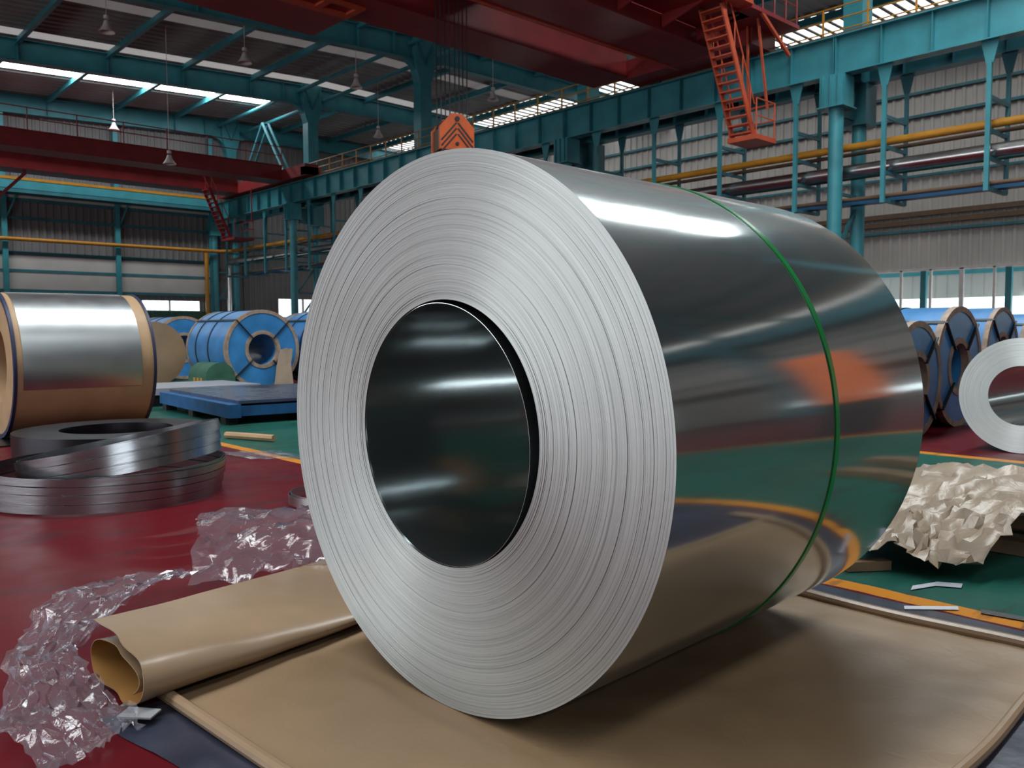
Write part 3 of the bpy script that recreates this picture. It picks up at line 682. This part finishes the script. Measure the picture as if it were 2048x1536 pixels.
solid(paper_sheet().build('sheet', 'paper', ps, smooth=1.2), .0015)
# rolled hems at both short edges
pts = [(.742+.075*(1-t)+.012*math.sin(t*5), .60+1.47*t, .017+.004*math.sin(t*9)) for t in [i/24 for i in range(25)]]
MB().tube(pts, .016, 10).build('rolled_hem', 'paper_gloss', ps)
pts = [(2.600+.010*math.sin(t*6), .45+1.05*t, .018+.003*math.sin(t*8)) for t in [i/24 for i in range(25)]]
MB().tube(pts, .017, 10).build('rolled_hem', 'paper_gloss', ps)
pts = [(1.55+1.12*t, .605-.01*math.sin(t*7), .016+.003*math.sin(t*11)) for t in [i/24 for i in range(25)]]
MB().tube(pts, .014, 10).build('rolled_hem', 'paper_gloss', ps)

def rolled_flap():
    # spiral cross-section (y, z) at the open left end; flattened towards the coil
    sec = [(2.29, .152), (2.24, .150), (2.16, .142), (2.08, .132), (2.02, .118), (1.985, .092), (1.975, .062), (1.995, .030), (2.04, .010), (2.12, .004), (2.22, .006), (2.30, .022), (2.335, .055), (2.31, .088), (2.25, .108), (2.16, .112), (2.08, .104), (2.03, .082), (2.02, .055), (2.045, .03)]
    # smooth it
    S = []
    for i in range(len(sec)-1):
        for q in range(4):
            t = q/4; p0 = Vector(sec[max(i-1, 0)]); p1 = Vector(sec[i]); p2 = Vector(sec[i+1]); p3 = Vector(sec[min(i+2, len(sec)-1)])
            S.append(.5*((2*p1) + (p2-p0)*t + (2*p0-5*p1+4*p2-p3)*t*t + (3*p1-p0-3*p2+p3)*t**3))
    S.append(Vector(sec[-1])); n = len(S); P = []
    for j in range(41):
        t = j/40; row = []
        for i, s in enumerate(S):
            x = .655 + 1.05*t
            k = i/n
            flat = 1 - .80*t**.9
            y = s.x + .22*t + (.30*t if k < .12 else 0)*(1-k/.12 if k < .12 else 0)
            z = .008 + (s.y)*flat + .004*wr(x, s.x, 6, 2.)
            x += .02*wr(s.x, s.y, 8, 5.)*(1-t) + (.03*math.sin(k*9) if t == 0 else 0)*.3
            if k < .10 and t < .5: x += .0
            row.append((x, y, z))
        P.append(row)
    return MB().grid(P)
pr = empty('paper_roll', (0, 0, 0), 'rolled over brown kraft paper flap with an open curled end beside the coil', 'paper')
cu = solid(rolled_flap().build('curl', 'paper_gloss', pr, smooth=1.2), .0018)
cu.data.materials.append(MATS['paper_inside']); cu.modifiers[0].material_offset = 1

# dark film lying below the paper
P = []
for j in range(41):
    row = []
    for i in range(51):
        u, v = i/50, j/40; y = -.5 + 2.55*v
        x0 = .585 + .02*math.sin(v*9) + .012*math.sin(v*23+1) + .35*max(0, .95-v)**1.2
        x = x0 + (2.77-x0)*u
        row.append((x, y, .0012 + .006*abs(wr(x, y, 7, 3.))*(1 if x < .74 or y < .58 else .1)))
    P.append(row)
tag(solid(MB().grid(P).build('floor_film', 'film_floor', smooth=1.2), .0008), 'dark blue grey plastic film on the floor below the brown paper', 'film')

# clear crumpled film
def film(outline, nx, ny, amp, seed, ridge, jit=0.):
    """outline: (x,y,z) corner grid rows interpolated bilinearly"""
    rnd = random.Random(int(seed)); rows = len(outline); cols = len(outline[0]); P = []
    for j in range(ny+1):
        row = []
        for i in range(nx+1):
            a = i/nx*(cols-1); b_ = j/ny*(rows-1); ia = min(int(a), cols-2); ib = min(int(b_), rows-2); fa = a-ia; fb = b_-ib
            p = (Vector(outline[ib][ia])*(1-fa) + Vector(outline[ib][ia+1])*fa)*(1-fb) + (Vector(outline[ib+1][ia])*(1-fa) + Vector(outline[ib+1][ia+1])*fa)*fb
            n1 = wr(p.x, p.y, ridge, seed); n2 = wr(p.x*1.3, p.y*.8, ridge*2.7, seed+4)
            zq = amp*(1-abs(n1)*2.2) + amp*.6*(1-2*abs(n2))
            if jit: p.x += rnd.uniform(-jit, jit); p.y += rnd.uniform(-jit, jit); zq += rnd.uniform(-amp, amp)*.45
            p.x += .02*wr(p.y, p.x, 6, seed); p.y += .02*wr(p.x, p.y, 6, seed+2)
            p.z = max(.006, p.z + zq)
            row.append(p)
        P.append(row)
    return MB().grid(P)
f1 = film([[(1.08, 2.78, .02), (1.32, 2.72, .03), (1.62, 2.62, .03), (1.9, 2.5, .02)],
           [(1.22, 3.05, .10), (1.50, 2.98, .12), (1.80, 2.85, .10), (2.1, 2.7, .05)],
           [(1.36, 3.38, .13), (1.66, 3.22, .13), (1.96, 3.08, .10), (2.3, 2.95, .06)],
           [(1.52, 3.66, .04), (1.85, 3.50, .06), (2.15, 3.38, .04), (2.4, 3.2, .02)]], 30, 28, .028, 11., 4.5, .012)
tag(f1.build('plastic_film', 'clear_film', smooth=.55), 'clear crumpled plastic film heaped between coil and steel hoops', 'plastic film')
f2 = film([[(.40, 1.80, .0), (.54, 1.84, .01), (.64, 1.92, .01)],
           [(.385, 2.06, .03), (.50, 2.10, .03), (.62, 2.12, .02)],
           [(.48, 2.42, .05), (.56, 2.40, .04), (.63, 2.40, .05)],
           [(.62, 2.78, .05), (.76, 2.74, .05), (.94, 2.70, .09)],
           [(.82, 3.08, .02), (1.02, 3.0, .04), (1.25, 2.88, .04)]], 28, 44, .020, 23., 6., .010)
tag(f2.build('plastic_film', 'clear_film', smooth=.55), 'clear crumpled plastic film spilling out beyond the curled paper end', 'plastic film')
tag(MB().prism([(.600, 1.985), (.655, 1.925), (.690, 1.955), (.640, 2.02)], 'z', .02, .024).build('steel_offcut', 'stone', smooth=0), 'small grey square steel offcut on the red floor', 'offcut')

# ------------------------------------------------------------------ steel strip hoops on the left
def hoop(cx, cy, z, r, h, label, tilt=0., wraps=3, m='strip_steel', grp='strip hoops'):
    o = empty('steel_hoop', (cx, cy, z), label, 'hoop', grp)
    o.rotation_mode = 'QUATERNION'; o.rotation_quaternion = Matrix.Rotation(-tilt, 3, fh).to_quaternion()
    for w_ in range(wraps):
        P = []
        for j in range(2):
            row = []
            for i in range(121):
                t = 2*PI*i/120; rr = r - .007*w_ + .003*math.sin(3*t+w_*2)
                row.append((rr*math.cos(t), rr*math.sin(t), j*h + .004*math.sin(t*2+w_*1.7) + .004*w_))
            P.append(row)
        solid(MB().grid(P).build('strip_wrap', m, o, smooth=1.2), .0015)
    return o
SCX, SCY = 1.50, 4.96
for q, (z, h, r, l) in enumerate(((.006, .042, .600, 'lowest flat steel strip hoop of the stack on the red floor'), (.052, .044, .606, 'second steel strip hoop from the floor, lying level'),
        (.102, .034, .612, 'third steel strip hoop from the floor, lying level'), (.142, .036, .61, 'fourth steel strip hoop from the floor, lying level'))): hoop(SCX+.006*q, SCY, z, r, h, l)
for q, l in enumerate(('lowest of the tilted steel strip hoops in the stack', 'middle one of the tilted steel strip hoops in the stack', 'topmost of the tilted steel strip hoops in the stack')):
    hoop(SCX+.09*rh.x, SCY+.09*rh.y, .150+.052*q, .525, .045, l, tilt=.17+.012*q)
o = empty('slit_coil', (1.93, 6.15, 0), 'low dark slit coil lying flat behind the steel hoops', 'coil')
m = MB(); n = 80; prof = [(.36, 0), (.64, 0), (.64, .235), (.36, .235)]
vs = [(r*math.cos(2*PI*k/n), r*math.sin(2*PI*k/n), z) for k in range(n) for r, z in prof]
m.add(vs, [(k*4+i, k*4+(i+1) % 4, ((k+1) % n)*4+(i+1) % 4, ((k+1) % n)*4+i) for k in range(n) for i in range(4)]); m.build('wound_strip', 'dark_steel', o, smooth=.6)
hoop(2.36, 3.86, .006, .30, .05, 'single grey steel hoop lying behind the big coil', wraps=2, m='matte_steel', grp=None)

# silver coil in brown card on the left
lc = empty('wrapped_coil', (1.62, 8.15, .627), 'silver coil with brown card collars standing behind the steel hoops', 'coil')
LW = 1.08; LR = .612
MB().lathe_x([(0, .32), (0, LR-.004), (LW, LR-.004), (LW, .32)], 96).build('core', 'tan_card', lc)
def arc_shell(x0, x1, r, a0, a1, n=60):
    return MB().grid([[(x, -r*math.sin(a0+(a1-a0)*i/n), r*math.cos(a0+(a1-a0)*i/n)) for i in range(n+1)] for x in (x0, x1)])
solid(arc_shell(.055, LW-.11, LR, -2.2, 1.88).build('bare_steel', 'matte_steel', lc, smooth=1.2), .003)
for x in (0, LW): MB().lathe_x([(x-.012, LR-.03), (x-.012, LR+.006), (x+.012, LR+.006), (x+.012, LR-.03)], 96).build('end_ring', 'navy', lc)
tag(MB().box(1.3, 2.75, 7.55, 8.75, 0, .012).build('floor_plate', 'dark_steel', smooth=0), 'dark steel plate below the silver coil with card collars', 'plate')

# ------------------------------------------------------------------ blue wrapped coils on saddles
def blue_coil(loc, rz, R, W, label, grp=None, r=None):
    r = r or R*.40
    c = empty('blue_coil', (loc[0], loc[1], loc[2]+R), label, 'coil', grp, rz)     # local X = coil axis
    MB().lathe_x([(0, r), (0, R), (W, R), (W, r)], 72).build('wrapper', 'blue_wrap', c)
    for x in (0, W):
        s = -1 if x == 0 else 1
        MB().lathe_x([(x-.05 if s > 0 else x+.05, R+.001), (x-.05 if s > 0 else x+.05, R+.008), (x+s*.008, R+.008), (x+s*.008, R-.045), (x, R-.045)], 72).build('edge_guard', 'rust_edge', c)
        MB().lathe_x([(x, r+.05), (x+s*.008, r+.05), (x+s*.008, r-.004), (x-s*.06, r-.004)], 48).build('bore_guard', 'rust_edge', c)
        for a in (.75, 2.3, 3.9, 5.5):
            y, z = math.sin(a), math.cos(a); MB().bar((x+s*.013, y*(r-.005), z*(r-.005)), (x+s*.013, y*(R+.01), z*(R+.01)), .012, .035, up=(1, 0, 0)).build('eye_band', 'strap_steel', c, smooth=0)
    for a in (.75, 2.3, 3.9, 5.5):
        y, z = math.sin(a)*(R+.006), math.cos(a)*(R+.006); MB().bar((0, y, z), (W, y, z), .035, .012, up=(0, math.sin(a), math.cos(a))).build('eye_band', 'strap_steel', c, smooth=0)
    for x in (W*.42, W*.74): MB().lathe_x([(x, R), (x, R+.009), (x+.03, R+.009), (x+.03, R)], 72).build('belly_band', 'strap_steel', c)
    return c
RY = PI/2
blue_coil((5.95, 12.1, .03), RY, .60, 1.45, 'blue wrapped coil showing its banded end and bore above the green saddles')
blue_coil((7.25, 11.6, .03), RY, .60, 1.45, 'blue wrapped coil close behind the rim of the big coil')
blue_coil((8.5, 14.2, .03), RY, .62, 1.4, 'blue wrapped coil furthest back behind the big coil rim')
blue_coil((6.2, 15.8, .03), RY, .58, 1.3, 'blue wrapped coil with rusty edges behind the one with the banded end')
blue_coil((5.6, 19.2, .03), RY, .58, 1.3, 'blue wrapped coil further off beside the silver coil with card collars')
blue_coil((8.35, 2.95, .0), RY, .55, 1.15, 'blue wrapped coil with dark bore behind the heap of crumpled paper')
blue_coil((7.24, 2.88, .0), RY, .48, 1.0, 'blue wrapped coil half hidden by the shiny big coil')
blue_coil((11.6, 3.6, .0), RY, .58, 1.2, 'blue wrapped coil in the second row behind the bare silver coil')
blue_coil((12.9, 3.6, .0), RY, .55, 1.2, 'blue wrapped coil farthest along the second row')
tag(MB().lathe_x([(0, .02), (0, .52), (1.1, .52), (1.1, .02)], 64).build('paper_coil', 'paper_gloss', loc=(5.0, 14.0, .55)), 'coil wrapped in tan paper behind the banded blue coil', 'coil').rotation_euler.z = RY

def saddle(x, y, label, rz=0.):
    s = empty('coil_saddle', (x, y, 0), label, 'saddle', 'green coil saddles', rz)
    n = 10; poly = [(-.22, 0), (.22, 0)] + [(.22*math.cos(PI*i/n), .26+.20*math.sin(PI*i/n)) for i in range(n+1)]
    bk = MB().prism(poly, 'y', 0, .62).build('block', 'saddle_green', s); MB().prism([(-.24, 0), (.24, 0), (.24, .04), (-.24, .04)], 'y', -.04, .66).build('base', 'saddle_green', s, smooth=0)
    for i, (a, b_) in enumerate(((-.02, .03), (.05, .09), (.11, .15))):
        MB().box(-.232, -.221, .12+.12*i, .17+.12*i, .16, .24).build('stencil_mark', 'yellow', bk, smooth=0)
    return s
for x, y, l in ((5.12, 11.75, 'rounded dark green saddle block chocking the banded blue coil'), (6.55, 10.55, 'rounded dark green saddle block between the two banded blue coils'),
                (4.35, 13.3, 'rounded dark green saddle block beside the tan paper coil'), (4.2, 15.2, 'rounded dark green saddle block furthest along the row')):
    saddle(x, y, l)
tag(solid(film([[(6.05, 11.95, .02), (6.35, 11.9, .02)], [(6.12, 12.0, .35), (6.35, 11.98, .35)], [(6.2, 12.03, .6), (6.4, 12.02, .62)]], 12, 14, .03, 3., 6).build('paper_scrap', 'paper_crumpled', smooth=1.2), .002), 'torn brown paper scrap hanging by the bore of the banded coil', 'paper')

# skid with steel sheets in the green gangway
sk = empty('steel_skid', (3.45, 7.75, 0), 'blue painted steel skid in the green gangway', 'skid', rz=-.08)
MB().box(0, .12, 0, 2.3, .07, .20).build('side_rail', 'blue_skid', sk, smooth=0)
MB().box(1.5, 1.62, 0, 2.3, .07, .20).build('side_rail', 'blue_skid', sk, smooth=0)
for y in (.05, 1.1, 2.1): MB().box(.12, 1.5, y, y+.14, .08, .18).build('cross_beam', 'blue_skid', sk, smooth=0)
for x in (0, 1.5):
    for y in (.1, 1.1, 2.05): MB().box(x, x+.12, y, y+.14, 0, .07).build('foot', 'black', sk, smooth=0)
st = empty('steel_sheet', (3.45, 7.85, .201), 'dark bluish steel sheet lying on the blue skid', 'sheet', rz=-.08)
MB().box(.12, 2.0, -.05, 2.2, 0, .03).build('sheet', 'sheet_steel', st, smooth=0)
s2 = empty('steel_sheet', (3.55, 10.35, .0), 'pale grey steel sheet stack on a low pallet behind the blue skid', 'sheet')
MB().box(0, 1.5, 0, 1.2, .14, .22).build('sheet', 'grey_plate', s2, smooth=0)
for x in (.1, 1.3): MB().box(x, x+.2, .05, 1.15, 0, .14).build('runner', 'black', s2, smooth=0)
sk2 = empty('steel_skid', (3.98, 6.1, 0), 'blue painted steel skid nearest the big coil rim', 'skid', rz=-.05)
MB().box(0, .12, 0, 1.4, .07, .18).build('side_rail', 'blue_skid', sk2, smooth=0); MB().box(.9, 1.02, 0, 1.4, .07, .18).build('side_rail', 'blue_skid', sk2, smooth=0)
for y in (.1, 1.1): MB().box(.12, .9, y, y+.14, .08, .17).build('cross_beam', 'blue_skid', sk2, smooth=0)
for x in (0, .9):
    for y in (.1, 1.15): MB().box(x, x+.12, y, y+.14, 0, .07).build('foot', 'black', sk2, smooth=0)
pts = [(3.02, 6.85, .03), (3.12, 6.6, .03), (3.2, 6.35, .03)]
tag(MB().tube(pts, .028, 7).build('paper_tube', 'tan_card'), 'rolled tan paper tube on the green floor near the orange line', 'paper tube')
P = [[(2.62+.35*u+.03*wr(u*5, v*5, 1., 2), 5.55+.5*v-.25*u, .004+.02*abs(wr(u*4, v*4, 1., 6))) for u in [i/16 for i in range(17)]] for v in [j/10 for j in range(11)]]
tag(MB().grid(P).build('plastic_scrap', 'clear_film', smooth=1.2), 'thin clear plastic scrap on the red floor by the orange line', 'plastic film')

# bare silver coil on the right
steel_coil('steel_coil', (6.77, 1.97, .418), .03, .415, .215, .9, 'bare pale steel coil standing beside the blue coils on the red floor', rings=40, seg=96, seed=5)

# crumpled paper over planks on the right
cp = [[(3.03, 1.42, .0), (3.07, 1.30, .07), (3.10, 1.19, .02), (3.17, 1.06, .01)],
      [(3.22, 1.50, .06), (3.34, 1.34, .15), (3.40, 1.20, .16), (3.42, .98, .16)],
      [(3.60, 1.66, .10), (3.70, 1.46, .18), (3.80, 1.22, .22), (3.85, .86, .26)],
      [(4.30, 1.88, .12), (4.35, 1.62, .17), (4.4, 1.32, .20), (4.5, .90, .24)],
      [(5.20, 2.14, .02), (5.2, 1.85, .06), (5.1, 1.5, .08), (5.1, 1.1, .10)]]
cpo = film(cp, 26, 38, .038, 41., 2.2, .012)
tag(solid(cpo.build('crumpled_paper', 'paper_crumpled', smooth=.62), .002), 'large heap of crumpled glossy brown paper on wooden planks', 'paper')
for i, (x, y, z, l) in enumerate(((3.75, .3, 0., 'lowest dark wooden plank below the crumpled paper'), (3.95, .35, .065, 'middle dark wooden plank below the crumpled paper'), (4.2, .4, .0, 'rear dark wooden plank below the crumpled paper'))):
    tag(MB().bar((x, y, z+.03), (x+.02, y+1.25, z+.03), .15, .055).build('wooden_plank', 'wood', smooth=0), l, 'plank')
tag(MB().bar((3.0, 1.44, .02), (3.14, 1.34, .02), .05, .035).build('wood_offcut', 'wood', smooth=0), 'short wood offcut at the edge of the crumpled paper', 'offcut')
for (pts, w_, l) in ((((2.95, 1.17), (3.06, 1.13), (3.10, 1.06)), .02, 'grey film strip on the green floor before the crumpled paper'), (((2.72, 1.10), (2.80, 1.02), (2.84, .98)), .010, 'pale sliver lying across the orange line'), (((2.86, .92), (2.88, .80), (2.90, .70)), .014, 'dark strap end lying on the orange line')):
    P = [[(p[0]-w_, p[1], .004) for p in pts], [(p[0]+w_, p[1]+.01, .008) for p in pts]]
    tag(solid(MB().grid(P).build('strip_scrap', 'grey_plate' if 'dark' not in l else 'black', smooth=0), .001), l, 'scrap')

# made-up orange cabinet, added out of view to give the coil its orange reflection
mo = empty('mirrored_cabinet', (7.0, -1.05, 0), 'made-up orange cabinet outside the view, added for its reflection in the big coil', 'cabinet', rz=1.2)
MB().box(-.28, .28, -.3, .3, .75, 1.95).build('body', 'mirrored_orange', mo, smooth=0); MB().box(-.22, .22, .3, .32, .85, 1.85).build('door', 'mirrored_orange', mo, smooth=0)
MB().box(-.25, .25, -.25, .25, 0, .75).build('plinth', 'black', mo, smooth=0)
